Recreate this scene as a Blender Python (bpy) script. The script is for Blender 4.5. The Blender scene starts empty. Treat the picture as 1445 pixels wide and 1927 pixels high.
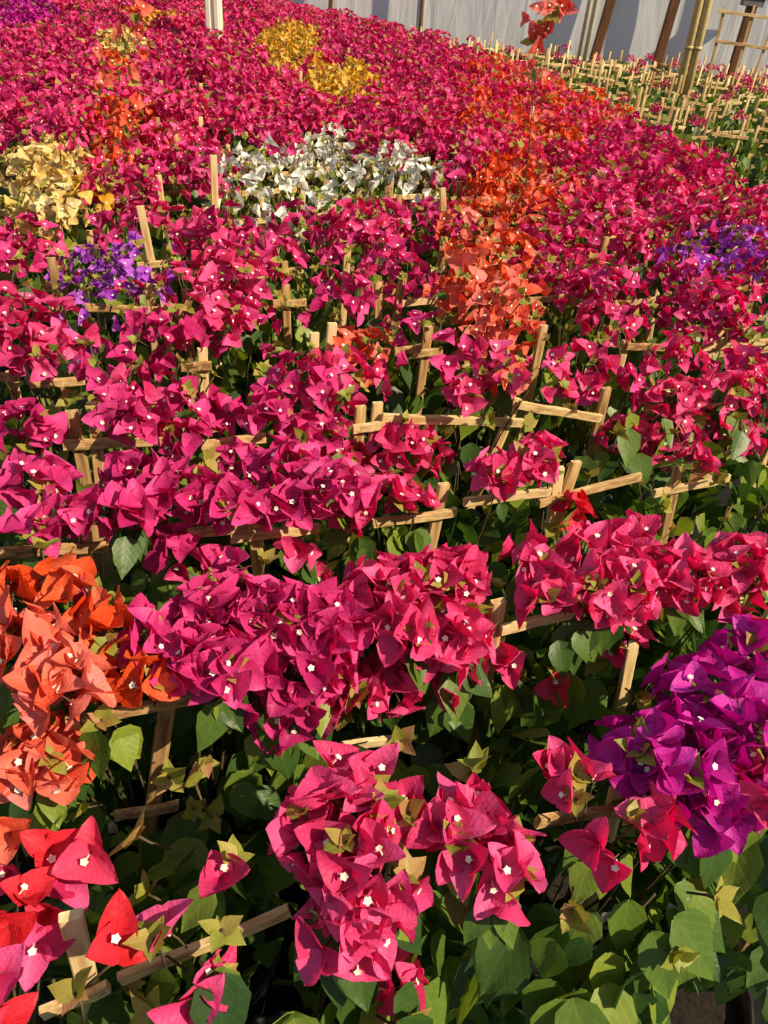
import bpy, math, random
from math import sin, cos, pi, radians, sqrt, atan2
from mathutils import Vector, Matrix

random.seed(11)
SC = bpy.context.scene
COL = SC.collection
W, H, F = 1445.0, 1927.0, 1447.0

# ------------------------------------------------------------------ camera
# world X runs along the rows of pots, world Y across them (away from the viewer)
CAMZ = 1.66
PITCH, ROLL, AZ = radians(36.0), radians(6.0), radians(68.0)
CP = Vector((0, 0, CAMZ))
GF = Vector((cos(AZ), sin(AZ), 0))                 # level heading of the view
FW = GF * cos(PITCH) + Vector((0, 0, -sin(PITCH)))
r0 = FW.cross(Vector((0, 0, 1))).normalized()
u0 = r0.cross(FW)
RT = r0 * cos(ROLL) + u0 * sin(ROLL)
UP = u0 * cos(ROLL) - r0 * sin(ROLL)
cam = bpy.data.cameras.new('camera')
cam.sensor_fit = 'HORIZONTAL'; cam.sensor_width = 36.0; cam.lens = 36.0 * F / W
cam.clip_start = 0.02; cam.clip_end = 200
co = bpy.data.objects.new('camera', cam)
m3 = Matrix((RT, UP, -FW)).transposed()
co.matrix_world = Matrix.Translation(CP) @ m3.to_4x4()
COL.objects.link(co)
SC.camera = co

# ------------------------------------------------------------------ world, sun, exposure
wd = bpy.data.worlds.new('world'); SC.world = wd; wd.use_nodes = True
bg = wd.node_tree.nodes['Background']
bg.inputs['Color'].default_value = (0.72, 0.82, 1.0, 1); bg.inputs['Strength'].default_value = 0.30
sl = bpy.data.lights.new('sun', 'SUN'); sl.energy = 5.3; sl.angle = radians(0.8); sl.color = (1.0, 0.83, 0.58)
so = bpy.data.objects.new('sun', sl); COL.objects.link(so)
SUN_AZ, SUN_EL = radians(112.0), radians(41.0)      # azimuth in camera terms: 0 ahead, clockwise, 180 behind, 90 right
rlev = Vector((GF.y, -GF.x, 0))
tos = (GF * cos(SUN_AZ) + rlev * sin(SUN_AZ)) * cos(SUN_EL) + Vector((0, 0, sin(SUN_EL)))
so.rotation_euler = tos.to_track_quat('Z', 'Y').to_euler()
so.location = (0, -2, 6)
cy = SC.cycles; cy.use_adaptive_sampling = True; cy.adaptive_threshold = 0.06; cy.max_bounces = 3; cy.diffuse_bounces = 2; cy.glossy_bounces = 1; cy.transmission_bounces = 2; cy.transparent_max_bounces = 2
vs = SC.view_settings
vs.view_transform = 'Standard'; vs.look = 'None'; vs.gamma = 1.0; vs.exposure = 0.25; vs.use_curve_mapping = False

# ------------------------------------------------------------------ projection helpers
def ray(px, py):
    return (FW * F + RT * (px - W / 2) - UP * (py - H / 2)).normalized()
def at_z(px, py, z):
    d = ray(px, py); return CP + d * ((z - CAMZ) / d.z)
def at_y(px, py, y):
    d = ray(px, py); return CP + d * (y / d.y)
def at_fwd(px, py, f):
    d = ray(px, py); return CP + d * (f / d.dot(GF))
def proj(p):
    v = p - CP; z = v.dot(FW)
    if z < 0.05: return None
    return (W / 2 + F * v.dot(RT) / z, H / 2 - F * v.dot(UP) / z, z)
ROW0, ROWS, COLS = 0.378, 0.304, 0.33
def rowy(k): return ROW0 + ROWS * k

# ------------------------------------------------------------------ materials
def newmat(name):
    m = bpy.data.materials.new(name); m.use_nodes = True
    nt = m.node_tree; nt.nodes.clear()
    return m, nt
def N(nt, t, **kw):
    n = nt.nodes.new(t)
    for k, v in kw.items():
        if k.startswith('i_'):
            n.inputs[k[2:].replace('_', ' ')].default_value = v
        else: setattr(n, k, v)
    return n
def math_n(nt, op, a, b=None, c=None):
    n = nt.nodes.new('ShaderNodeMath'); n.operation = op
    for i, x in enumerate((a, b, c)):
        if x is None: continue
        if isinstance(x, (int, float)): n.inputs[i].default_value = x
        else: nt.links.new(x, n.inputs[i])
    return n.outputs[0]
def ramp(nt, fac, stops):
    r = nt.nodes.new('ShaderNodeValToRGB')
    e = r.color_ramp.elements
    while len(e) < len(stops): e.new(0.5)
    for i, (p, c) in enumerate(stops):
        e[i].position = p; e[i].color = (*c, 1)
    nt.links.new(fac, r.inputs['Fac']); return r.outputs['Color']
def rnd_value(nt):
    oi = nt.nodes.new('ShaderNodeObjectInfo')
    at = nt.nodes.new('ShaderNodeAttribute'); at.attribute_name = 'rnd'
    return math_n(nt, 'FRACT', math_n(nt, 'ADD', oi.outputs['Random'], at.outputs['Fac']))
def leafy(name, stops, rough=0.5, trans=0.3, tcol=1.15, vein=0.14, bump=0.6, variegated=None, spec=0.25, tmul=(1, 1, 1), crinkle=1.0, pale=0.0):
    """thin petal or leaf: colour by individual, veins from the blade's own coordinates, light passing through"""
    m, nt = newmat(name); L = nt.links.new
    col = ramp(nt, rnd_value(nt), stops)
    uv = nt.nodes.new('ShaderNodeUVMap'); uv.uv_map = 'UVMap'
    sp = nt.nodes.new('ShaderNodeSeparateXYZ'); L(uv.outputs['UV'], sp.inputs[0])
    au = math_n(nt, 'ABSOLUTE', math_n(nt, 'SUBTRACT', sp.outputs['X'], 0.5))
    ph = math_n(nt, 'SUBTRACT', math_n(nt, 'MULTIPLY', sp.outputs['Y'], 38.0), math_n(nt, 'MULTIPLY', au, 34.0))
    side = math_n(nt, 'POWER', math_n(nt, 'MULTIPLY_ADD', math_n(nt, 'SINE', ph), 0.5, 0.5), 8.0)
    mid = math_n(nt, 'SUBTRACT', 1.0, math_n(nt, 'MINIMUM', math_n(nt, 'MULTIPLY', au, 28.0), 1.0))
    v = math_n(nt, 'MAXIMUM', math_n(nt, 'MULTIPLY', side, 0.6), mid)
    tc = nt.nodes.new('ShaderNodeTexCoord')
    nz = N(nt, 'ShaderNodeTexNoise'); nz.inputs['Scale'].default_value = 95; nz.inputs['Detail'].default_value = 2
    L(tc.outputs['Object'], nz.inputs['Vector'])
    if pale:
        pm = nt.nodes.new('ShaderNodeMix'); pm.data_type = 'RGBA'
        L(math_n(nt, 'MULTIPLY', math_n(nt, 'MULTIPLY_ADD', sp.outputs['Y'], .6, au), pale), pm.inputs['Factor'])
        L(col, pm.inputs['A']); pm.inputs['B'].default_value = (.95, .42, .62, 1); col = pm.outputs['Result']
    hs = nt.nodes.new('ShaderNodeHueSaturation')
    L(col, hs.inputs['Color'])
    val = math_n(nt, 'MULTIPLY_ADD', nz.outputs['Fac'], 0.5, 0.75)
    val = math_n(nt, 'SUBTRACT', val, math_n(nt, 'MULTIPLY', v, vein))
    L(val, hs.inputs['Value'])
    c = hs.outputs['Color']
    if variegated:
        nz2 = N(nt, 'ShaderNodeTexNoise'); nz2.inputs['Scale'].default_value = 9
        L(uv.outputs['UV'], nz2.inputs['Vector'])
        e = math_n(nt, 'GREATER_THAN', math_n(nt, 'ADD', au, math_n(nt, 'MULTIPLY', nz2.outputs['Fac'], 0.3)), 0.44)
        mx = nt.nodes.new('ShaderNodeMix'); mx.data_type = 'RGBA'
        L(e, mx.inputs['Factor']); L(c, mx.inputs['A']); mx.inputs['B'].default_value = (*variegated, 1)
        c = mx.outputs['Result']
    bp = nt.nodes.new('ShaderNodeBump'); bp.inputs['Strength'].default_value = bump; bp.inputs['Distance'].default_value = 0.0012
    hgt = math_n(nt, 'SUBTRACT', math_n(nt, 'MULTIPLY', nz.outputs['Fac'], 2.6 * crinkle), math_n(nt, 'MULTIPLY', v, 0.35))
    L(hgt, bp.inputs['Height'])
    pr = nt.nodes.new('ShaderNodeBsdfPrincipled')
    pr.inputs['Roughness'].default_value = rough; pr.inputs['Specular IOR Level'].default_value = spec
    L(c, pr.inputs['Base Color']); L(bp.outputs[0], pr.inputs['Normal'])
    tr = nt.nodes.new('ShaderNodeBsdfTranslucent')
    g = nt.nodes.new('ShaderNodeHueSaturation'); g.inputs['Saturation'].default_value = 1.1; g.inputs['Value'].default_value = tcol
    L(c, g.inputs['Color'])
    tm = nt.nodes.new('ShaderNodeMix'); tm.data_type = 'RGBA'; tm.blend_type = 'MULTIPLY'; tm.inputs['Factor'].default_value = 1.0
    L(g.outputs[0], tm.inputs['A']); tm.inputs['B'].default_value = (*tmul, 1); L(tm.outputs['Result'], tr.inputs['Color'])
    ms = nt.nodes.new('ShaderNodeMixShader'); ms.inputs[0].default_value = trans
    L(pr.outputs[0], ms.inputs[1]); L(tr.outputs[0], ms.inputs[2])
    o = nt.nodes.new('ShaderNodeOutputMaterial'); L(ms.outputs[0], o.inputs[0])
    return m
def plain(name, stops, scale=20, rough=0.7, stretch=(1, 1, 1), bump=0.0, spec=0.3, coords='Object', byobj=0.0):
    m, nt = newmat(name); L = nt.links.new
    tc = nt.nodes.new('ShaderNodeTexCoord'); mp = nt.nodes.new('ShaderNodeMapping')
    mp.inputs['Scale'].default_value = stretch
    L(tc.outputs[coords], mp.inputs['Vector'])
    nz = N(nt, 'ShaderNodeTexNoise'); nz.inputs['Scale'].default_value = scale; nz.inputs['Detail'].default_value = 5
    L(mp.outputs[0], nz.inputs['Vector'])
    fac = nz.outputs['Fac']
    if byobj:
        fac = math_n(nt, 'ADD', fac, math_n(nt, 'MULTIPLY', math_n(nt, 'SUBTRACT', rnd_value(nt), 0.5), byobj))
    col = ramp(nt, fac, stops)
    pr = nt.nodes.new('ShaderNodeBsdfPrincipled'); pr.inputs['Roughness'].default_value = rough
    pr.inputs['Specular IOR Level'].default_value = spec
    L(col, pr.inputs['Base Color'])
    if bump:
        bp = nt.nodes.new('ShaderNodeBump'); bp.inputs['Strength'].default_value = bump; bp.inputs['Distance'].default_value = 0.004
        L(nz.outputs['Fac'], bp.inputs['Height']); L(bp.outputs[0], pr.inputs['Normal'])
    o = nt.nodes.new('ShaderNodeOutputMaterial'); L(pr.outputs[0], o.inputs[0])
    return m
PK = dict(tmul=(1.2, .6, .5), pale=.07)
BR = {
 'magenta': leafy('bract_magenta', [(0, (.48, .010, .16)), (.5, (.67, .024, .22)), (1, (.82, .07, .34))], **PK),
 'rose':    leafy('bract_rose', [(0, (.64, .02, .14)), (.5, (.80, .05, .23)), (1, (.90, .12, .37))], **PK),
 'purple':  leafy('bract_purple', [(0, (.46, .008, .26)), (.5, (.58, .02, .37)), (1, (.66, .05, .50))], tmul=(1.1, .8, .8)),
 'violet':  leafy('bract_violet', [(0, (.42, .06, .62)), (.5, (.52, .11, .74)), (1, (.62, .17, .80))]),
 'orange':  leafy('bract_orange', [(0, (.76, .065, .012)), (.5, (.85, .13, .035)), (1, (.90, .20, .11))], tmul=(1.1, .8, .7)),
 'red':     leafy('bract_red', [(0, (.70, .02, .03)), (.5, (.80, .04, .07)), (1, (.86, .07, .18))], tmul=(1.1, .8, .7)),
 'coral':   leafy('bract_coral', [(0, (.82, .11, .05)), (.5, (.90, .20, .13)), (1, (.92, .28, .25))], tmul=(1.1, .7, .6)),
 'yellow':  leafy('bract_yellow', [(0, (.72, .38, .03)), (.5, (.84, .50, .07)), (1, (.88, .60, .16))]),
 'cream':   leafy('bract_cream', [(0, (.80, .52, .14)), (.5, (.88, .64, .24)), (1, (.90, .74, .38))]),
 'white':   leafy('bract_white', [(0, (.88, .88, .76)), (.5, (.94, .94, .86)), (1, (.96, .96, .92))], vein=0.02, tcol=1.0, bump=.3),
}
LF = leafy('leaf_green', [(0, (.030, .072, .016)), (.35, (.06, .125, .022)), (.7, (.12, .20, .028)), (1, (.24, .31, .04))], rough=.42, trans=.28, tcol=1.7, vein=-.22, bump=.35, spec=.4, crinkle=.4)
LY = leafy('leaf_young', [(0, (.22, .27, .04)), (.45, (.34, .34, .055)), (.8, (.42, .32, .08)), (1, (.42, .20, .10))], rough=.45, trans=.3, tcol=1.3, vein=-.1, bump=.3, spec=.35, crinkle=.4)
LV = leafy('leaf_variegated', [(0, (.05, .11, .02)), (1, (.12, .20, .03))], rough=.45, trans=.25, tcol=1.5, vein=-.2, bump=.3, variegated=(.55, .58, .16))
FLO = plain('floret_cream', [(0, (.86, .84, .62)), (1, (.95, .93, .80))], rough=.5)
WOOD = plain('trellis_wood', [(.25, (.24, .125, .05)), (.42, (.50, .31, .13)), (.6, (.72, .52, .26)), (.8, (.82, .64, .38))], scale=26, stretch=(4, 4, .22), rough=.75, bump=.25, byobj=.35)
STEM = plain('stem_bark', [(.3, (.05, .035, .018)), (.7, (.13, .10, .045))], scale=60, rough=.8)
POT = plain('pot_black_plastic', [(.3, (.008, .008, .009)), (.7, (.018, .018, .02))], scale=30, rough=.45)
SOIL = plain('potting_soil', [(.3, (.006, .004, .003)), (.7, (.024, .016, .010))], scale=90, rough=.95, bump=.6)
GROUND = plain('ground_weed_mat', [(.3, (.004, .004, .004)), (.7, (.013, .012, .010))], scale=40, rough=.95, bump=.3)
def film_mat():
    m, nt = newmat('plastic_film'); L = nt.links.new
    tc = nt.nodes.new('ShaderNodeTexCoord'); mp = nt.nodes.new('ShaderNodeMapping')
    mp.inputs['Rotation'].default_value = (0, radians(-38), 0); mp.inputs['Scale'].default_value = (3.2, 1, .5)
    L(tc.outputs['Object'], mp.inputs['Vector'])
    nz = N(nt, 'ShaderNodeTexNoise'); nz.inputs['Scale'].default_value = 1.6; nz.inputs['Detail'].default_value = 3; nz.inputs['Distortion'].default_value = .4
    L(mp.outputs[0], nz.inputs['Vector'])
    bp = nt.nodes.new('ShaderNodeBump'); bp.inputs['Strength'].default_value = .28; bp.inputs['Distance'].default_value = .10
    L(nz.outputs['Fac'], bp.inputs['Height'])
    pr = nt.nodes.new('ShaderNodeBsdfPrincipled')
    pr.inputs['Base Color'].default_value = (.90, .92, .94, 1); pr.inputs['Roughness'].default_value = .35
    pr.inputs['Specular IOR Level'].default_value = .5
    L(bp.outputs[0], pr.inputs['Normal'])
    tr = nt.nodes.new('ShaderNodeBsdfTranslucent'); tr.inputs['Color'].default_value = (.75, .8, .86, 1)
    ms = nt.nodes.new('ShaderNodeMixShader'); ms.inputs[0].default_value = .3
    L(pr.outputs[0], ms.inputs[1]); L(tr.outputs[0], ms.inputs[2])
    o = nt.nodes.new('ShaderNodeOutputMaterial'); L(ms.outputs[0], o.inputs[0]); return m
FILM = film_mat()
BROWN = plain('post_brown_wood', [(.3, (.09, .035, .015)), (.7, (.20, .085, .035))], scale=14, stretch=(4, 4, .3), rough=.7, bump=.2)
PIPE = plain('pipe_galvanised', [(.3, (.50, .46, .34)), (.7, (.66, .62, .48))], scale=10, rough=.45)
PIPEY = plain('pipe_weathered', [(.3, (.50, .38, .14)), (.7, (.66, .53, .25))], scale=10, rough=.5)
WHITEP = plain('post_white_paint', [(.3, (.80, .77, .62)), (.7, (.88, .86, .74))], scale=8, stretch=(6, 6, .2), rough=.6, bump=.1)
STEEL = plain('bracket_grey', [(.3, (.12, .12, .13)), (.7, (.22, .22, .23))], scale=20, rough=.5)

# ------------------------------------------------------------------ mesh helpers
class MB:
    """collects faces with blade coordinates, a per-individual value and a material index"""
    def __init__(s): s.v = []; s.f = []; s.uv = []; s.r = []; s.m = []
    def add(s, verts, faces, uvs=None, rnd=0.0, mi=0, M=None):
        b = len(s.v)
        s.v += [tuple(M @ Vector(p)) for p in verts] if M is not None else [tuple(p) for p in verts]
        for f in faces:
            s.f.append(tuple(b + i for i in f)); s.m.append(mi)
            for i in f:
                s.uv.append(uvs[i] if uvs else (0.5, 0.5)); s.r.append(rnd)
    def mesh(s, name, mats, smooth=True):
        me = bpy.data.meshes.new(name)
        me.from_pydata(s.v, [], s.f)
        uvl = me.uv_layers.new(name='UVMap'); uvl.data.foreach_set('uv', [x for t in s.uv for x in t])
        at = me.attributes.new('rnd', 'FLOAT', 'CORNER'); at.data.foreach_set('value', s.r)
        for m in mats: me.materials.append(m)
        me.polygons.foreach_set('material_index', s.m)
        me.polygons.foreach_set('use_smooth', [smooth] * len(s.f))
        me.update(); return me
def link(name, me, parent=None, M=None):
    o = bpy.data.objects.new(name, me); COL.objects.link(o)
    if parent: o.parent = parent
    if M is not None: o.matrix_basis = M
    return o
def tag(o, label=None, cat=None, group=None, kind=None):
    if label: o['label'] = label
    if cat: o['category'] = cat
    if group: o['group'] = group
    if kind: o['kind'] = kind
    return o
def frame(axis, spin=0.0):
    """rotation whose local Z is the given axis"""
    q = Vector(axis).normalized().to_track_quat('Z', 'Y')
    return q.to_matrix().to_4x4() @ Matrix.Rotation(spin, 4, 'Z')
def frame_yz(y, z):
    y = Vector(y).normalized(); z = Vector(z); x = y.cross(z)
    if x.length < 1e-4: x = y.orthogonal()
    x.normalize(); z = x.cross(y)
    return Matrix((x, y, z)).transposed().to_4x4()
def blade(nu, nv, length, width, cup, bend, fold, wob, rs, tip=0.0):
    """ovate pointed blade lying along +Y, its upper face +Z"""
    R = random.Random(rs); p1, p2, p3 = R.uniform(0, 6), R.uniform(0, 6), R.uniform(0, 6)
    vs_, uvs, fs = [], [], []
    tab = {6: (0, .10, .32, .57, .79, .93, 1), 4: (0, .16, .48, .82, 1), 3: (0, .22, .68, 1), 2: (0, .42, 1)}[nv]
    for j in range(nv + 1):
        v = tab[j]
        if tip: w = (sin(pi * v ** .62) ** .9) * (1 - tip * v * v)
        else: w = (sin(pi * v ** .74) ** .74) * (1 - .10 * v ** 4)
        if j == 0: w = .16
        if j == nv: w = 0.0
        for i in range(nu + 1):
            u = i / nu * 2 - 1
            x = u * w * width * .5
            z = cup * (u * w) ** 2 + fold * abs(u) * w - bend * v * v + wob * (sin(5 * u + 7 * v + p1) + .6 * sin(9 * v - 4 * u + p2)) * (abs(u) * .8 + .2)
            vs_.append((x + wob * .6 * sin(6 * v + p3), v * length, z)); uvs.append((.5 + u * w * .5, v))
    n = nu + 1
    for j in range(nv):
        for i in range(nu):
            a = j * n + i; fs.append((a, a + 1, a + n + 1, a + n))
    return vs_, fs, uvs
def tube(mb, pts, radii, seg=6, mi=0, caps=True, rnd=0.0):
    pts = [Vector(p) for p in pts]; rings = []
    ref = Vector((.31, .9, .2))
    vs_, fs = [], []
    for i, p in enumerate(pts):
        t = (pts[min(i + 1, len(pts) - 1)] - pts[max(i - 1, 0)]).normalized()
        a = t.cross(ref)
        if a.length < .05: a = t.cross(Vector((1, 0, 0)))
        a.normalize(); b = t.cross(a)
        r = radii[i] if isinstance(radii, (list, tuple)) else radii
        for s in range(seg):
            an = 2 * pi * s / seg; vs_.append(p + a * r * cos(an) + b * r * sin(an))
    for i in range(len(pts) - 1):
        for s in range(seg):
            s2 = (s + 1) % seg
            fs.append((i * seg + s, i * seg + s2, (i + 1) * seg + s2, (i + 1) * seg + s))
    if caps:
        fs.append(tuple(range(seg - 1, -1, -1))); fs.append(tuple((len(pts) - 1) * seg + s for s in range(seg)))
    mb.add(vs_, fs, None, rnd, mi)
def lathe(mb, prof, seg=24, mi=0):
    vs_, fs = [], []
    for (r, z) in prof:
        for s in range(seg): vs_.append((r * cos(2 * pi * s / seg), r * sin(2 * pi * s / seg), z))
    for i in range(len(prof) - 1):
        for s in range(seg):
            s2 = (s + 1) % seg; fs.append((i * seg + s, i * seg + s2, (i + 1) * seg + s2, (i + 1) * seg + s))
    mb.add(vs_, fs, None, 0, mi)
def lath_mesh(name, rs):
    """sawn lath of unit length along +Z, 20 x 9 mm, slightly uneven with chamfered edges"""
    R = random.Random(rs); mb = MB(); vs_, fs = [], []
    n = 4; prof = [(-1, -.8), (-.85, -1), (.85, -1), (1, -.8), (1, .8), (.85, 1), (-.85, 1), (-1, .8)]
    for j in range(n + 1):
        z = j / n; dx, dy, k = R.uniform(-.0012, .0012), R.uniform(-.0012, .0012), R.uniform(.94, 1.05)
        for (a, b) in prof: vs_.append((a * .0100 * k + dx, b * .0048 * k + dy, z))
    for j in range(n):
        for s in range(8):
            s2 = (s + 1) % 8; fs.append((j * 8 + s, j * 8 + s2, j * 8 + 8 + s2, j * 8 + 8 + s))
    fs.append(tuple(range(7, -1, -1))); fs.append(tuple(n * 8 + s for s in range(8)))
    mb.add(vs_, fs); return mb.mesh(name, [WOOD], smooth=False)
LATHS = [lath_mesh('lath', i) for i in range(4)]
def lath(name, a, b, parent, base, face, wscale=1.0):
    """a lath from a to b, its broad face turned to 'face'"""
    a = Vector(a); b = Vector(b); d = b - a; L = d.length; z = d / L
    y = Vector(face); y = (y - z * y.dot(z)).normalized(); x = y.cross(z)
    M = Matrix((x * wscale, y * wscale, z * L)).transposed().to_4x4()
    M.translation = a - base
    return link(name, random.choice(LATHS), parent, M)

# ------------------------------------------------------------------ the kinds of pieces
BL, BW = .034, .0300
def bract_shape(nu, nv, rs):
    R = random.Random(rs)
    return blade(nu, nv, BL * R.uniform(.9, 1.1), BW * R.uniform(.92, 1.12), R.uniform(.006, .013), R.uniform(-.006, .010), R.uniform(-.001, .003), .0014, rs)
def leaf_shape(nu, nv, rs):
    R = random.Random(rs)
    return blade(nu, nv, .078 * R.uniform(.9, 1.1), .054 * R.uniform(.92, 1.1), R.uniform(-.004, .003), R.uniform(.006, .018), R.uniform(.002, .007), .0014, rs, tip=.36)
def floret_geo(mb, mi, M=None):
    tb = MB(); tube(tb, [(0, 0, 0), (0, 0, .014)], [.0011, .0013], 5, 0, False)
    mb.add(tb.v, tb.f, None, 0, mi, M)
    vs_ = [(0, 0, .0142)]; 
    for i in range(10):
        r = .0042 if i % 2 == 0 else .0031
        vs_.append((r * cos(i * pi / 5), r * sin(i * pi / 5), .0152))
    mb.add(vs_, [(0, 1 + i, 1 + (i + 1) % 10) for i in range(10)], None, 0, mi, M)
def bract_M(i, R, open_=None):
    a = 2 * pi * i / 3 + R.uniform(-.2, .2)
    el = radians(R.uniform(18, 58)) if open_ is None else open_
    return Matrix.Rotation(a, 4, 'Z') @ Matrix.Rotation(el, 4, 'X') @ Matrix.Scale(R.uniform(.88, 1.1), 4)
CACHE = {}
def cached(key, fn):
    if key not in CACHE: CACHE[key] = fn()
    return CACHE[key]
def m_bract(c, k):
    def f():
        mb = MB(); v, fs, uv = bract_shape(4, 6, 100 + k); mb.add(v, fs, uv); return mb.mesh('bract', [BR[c]])
    return cached(('b', c, k), f)
def m_pedicel():
    def f():
        mb = MB(); tube(mb, [(.004, 0, -.022), (.001, .001, -.008), (0, 0, .001)], [.0008, .0009, .0013], 5); return mb.mesh('pedicel', [STEM])
    return cached('ped', f)
def m_floret():
    def f():
        mb = MB(); floret_geo(mb, 0); return mb.mesh('floret', [FLO])
    return cached('flo', f)
def m_flower(c, k):                                 # three bracts and florets in one mesh, for plants further off
    def f():
        R = random.Random(300 + k); mb = MB()
        for i in range(3):
            v, fs, uv = bract_shape(2, 4, 120 + k * 3 + i); mb.add(v, fs, uv, R.uniform(0, .25), 0, bract_M(i, R))
        if k % 3 != 2: floret_geo(mb, 1, Matrix.Translation((R.uniform(-.006, .006), R.uniform(-.006, .006), 0)))
        return mb.mesh('flower', [BR[c], FLO])
    return cached(('f', c, k), f)
def m_leaf(kind, k, near):
    def f():
        mb = MB(); v, fs, uv = leaf_shape(4 if near else 2, 6 if near else 4, 200 + k); mb.add(v, fs, uv)
        return mb.mesh('leaf', [{'g': LF, 'y': LY, 'v': LV}[kind]])
    return cached(('l', kind, k, near), f)
def dome(R, n, a, b, c, lo=-.35):
    """n spots spread over an ellipsoid's upper side: position and outward axis"""
    out = []; g = pi * (3 - sqrt(5)); ph = R.uniform(0, 6)
    for i in range(n):
        z = 1 - (i + .5) / n * (1 - lo); r = sqrt(max(0, 1 - z * z)); t = g * i + ph
        d = Vector((r * cos(t), r * sin(t), z)) + Vector((R.gauss(0, .12), R.gauss(0, .12), R.gauss(0, .10)))
        k = R.uniform(.72, 1.08)
        p = Vector((d.x * a * k, d.y * b * k, d.z * c * k))
        ax = (Vector((d.x / a, d.y / b, d.z / c)).normalized() + Vector((R.gauss(0, .35), R.gauss(0, .35), R.gauss(.1, .3)))).normalized()
        out.append((p, ax))
    return out
def m_cluster(c, k):                                # a whole spray of blossoms for the far plants
    def f():
        R = random.Random(500 + k); mb = MB()
        for (p, ax) in dome(R, 22, .085, .085, .075, -.5):
            Mf = Matrix.Translation(p) @ frame(ax, R.uniform(0, 6)) ; rv = R.random()
            for i in range(3):
                v, fs, uv = bract_shape(2, 3, 150 + k * 7 + i); mb.add(v, fs, uv, rv, 0, Mf @ bract_M(i, R))
            if R.random() < .4:
                mb.add([(0, 0, .013)] + [(.0036 * cos(i * pi / 2.5), .0036 * sin(i * pi / 2.5), .014) for i in range(5)], [(0, 1 + i, 1 + (i + 1) % 5) for i in range(5)], None, 0, 1, Mf)
        for i in range(5):
            t = R.uniform(0, 6); d = Vector((cos(t), sin(t), R.uniform(.3, 1.4))).normalized()
            v, fs, uv = leaf_shape(2, 2, 260 + i)
            mb.add(v, fs, uv, R.random(), 2, Matrix.Translation(d * .08) @ frame_yz(d + Vector((0, 0, -.3)), Vector((0, 0, 1))) @ Matrix.Scale(.55, 4))
        return mb.mesh('flower_cluster', [BR[c], FLO, LY])
    return cached(('c', c, k), f)
def leaf_spot(R, top=.90, low=.36, rad=.15):
    t = R.uniform(0, 2 * pi); z = low + (top - low) * R.random() ** .8
    r = rad * R.uniform(.62, 1.2) * (1 - .25 * abs((z - .68) / .35))
    o = Vector((cos(t), sin(t), 0))
    p = Vector((o.x * r * 1.08, o.y * r * .95, z))
    up = R.uniform(-.1, .55)
    y = (o * R.uniform(.25, .7) + Vector((R.gauss(0, .3), R.gauss(0, .3), -1.0 + up))).normalized()
    zz = o + Vector((R.gauss(0, .25), R.gauss(0, .25), .5))
    return Matrix.Translation(p) @ frame_yz(y, zz) @ Matrix.Scale(R.uniform(.66, 1.18), 4)
def m_foliage(kind, k, n=95, top=.92):
    def f():
        R = random.Random(700 + k); mb = MB()
        for i in range(n):
            v, fs, uv = leaf_shape(2, 3, 220 + i % 7); mb.add(v, fs, uv, R.random(), 0, leaf_spot(R, top))
        for i in range(4):
            t = R.uniform(0, 6)
            tube(mb, [(0, 0, .25), (.06 * cos(t), .06 * sin(t), .55), (.1 * cos(t), .1 * sin(t), top)], [.005, .004, .002], 4, 1)
        return mb.mesh('foliage', [{'g': LF, 'v': LV}[kind], STEM])
    return cached(('fo', kind, k, n, top), f)
def m_pot():
    def f():
        mb = MB(); lathe(mb, [(.001, .0), (.112, .0), (.116, .006), (.138, .225), (.146, .228), (.148, .252), (.141, .254), (.136, .23), (.12, .20)], 24); return mb.mesh('pot', [POT])
    return cached('pot', f)
def m_soil():
    def f():
        mb = MB(); R = random.Random(3)
        prof = [(.134, .218), (.1, .226), (.06, .231), (.001, .234)]; lathe(mb, prof, 16); 
        mb.v = [(x, y, z + R.uniform(-.004, .004)) for x, y, z in mb.v]; return mb.mesh('soil', [SOIL])
    return cached('soil', f)

# ------------------------------------------------------------------ the setting
def structure(o): o['kind'] = 'structure'; return o
mb = MB(); gs = 26; vs_, fs = [], []
R = random.Random(5)
for j in range(gs + 1):
    for i in range(gs + 1): vs_.append((-12 + 26 * i / gs, -4 + 20 * j / gs, R.uniform(-.004, 0)))
for j in range(gs):
    for i in range(gs): a = j * (gs + 1) + i; fs.append((a, a + 1, a + gs + 2, a + gs + 1))
mb.add(vs_, fs); tag(structure(link('floor', mb.mesh('floor', [GROUND]))), 'dark ground cloth under the rows of pots')

WALLF = 10.2                                        # distance of the film wall ahead of the viewer
def wall_pt(lat, z, off=0.0): return GF * (WALLF - .05 * lat + off) + rlev * lat + Vector((0, 0, z))
mb = MB(); nx, nz_ = 120, 24; vs_, fs = [], []
R = random.Random(8)
for j in range(nz_ + 1):
    for i in range(nx + 1):
        lat = -7 + 15 * i / nx; z = 3.6 * j / nz_
        vs_.append((lat, .010 * sin(lat * 1.7 + z * 1.6) + .006 * sin(lat * 4.1 - z * 4.3) + .002 * sin(lat * 9 + z * 8), z))
for j in range(nz_):
    for i in range(nx): a = j * (nx + 1) + i; fs.append((a, a + 1, a + nx + 2, a + nx + 1))
mb.add(vs_, fs)
wall = structure(link('wall_back', mb.mesh('wall_back', [FILM])))
ex = (rlev - GF * .05).normalized(); ey = Vector((0, 0, 1)).cross(ex)
wall.matrix_world = Matrix((ex, ey, Vector((0, 0, 1)))).transposed().to_4x4(); wall.location = GF * WALLF
tag(wall, 'translucent white plastic film wall of the greenhouse')

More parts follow.
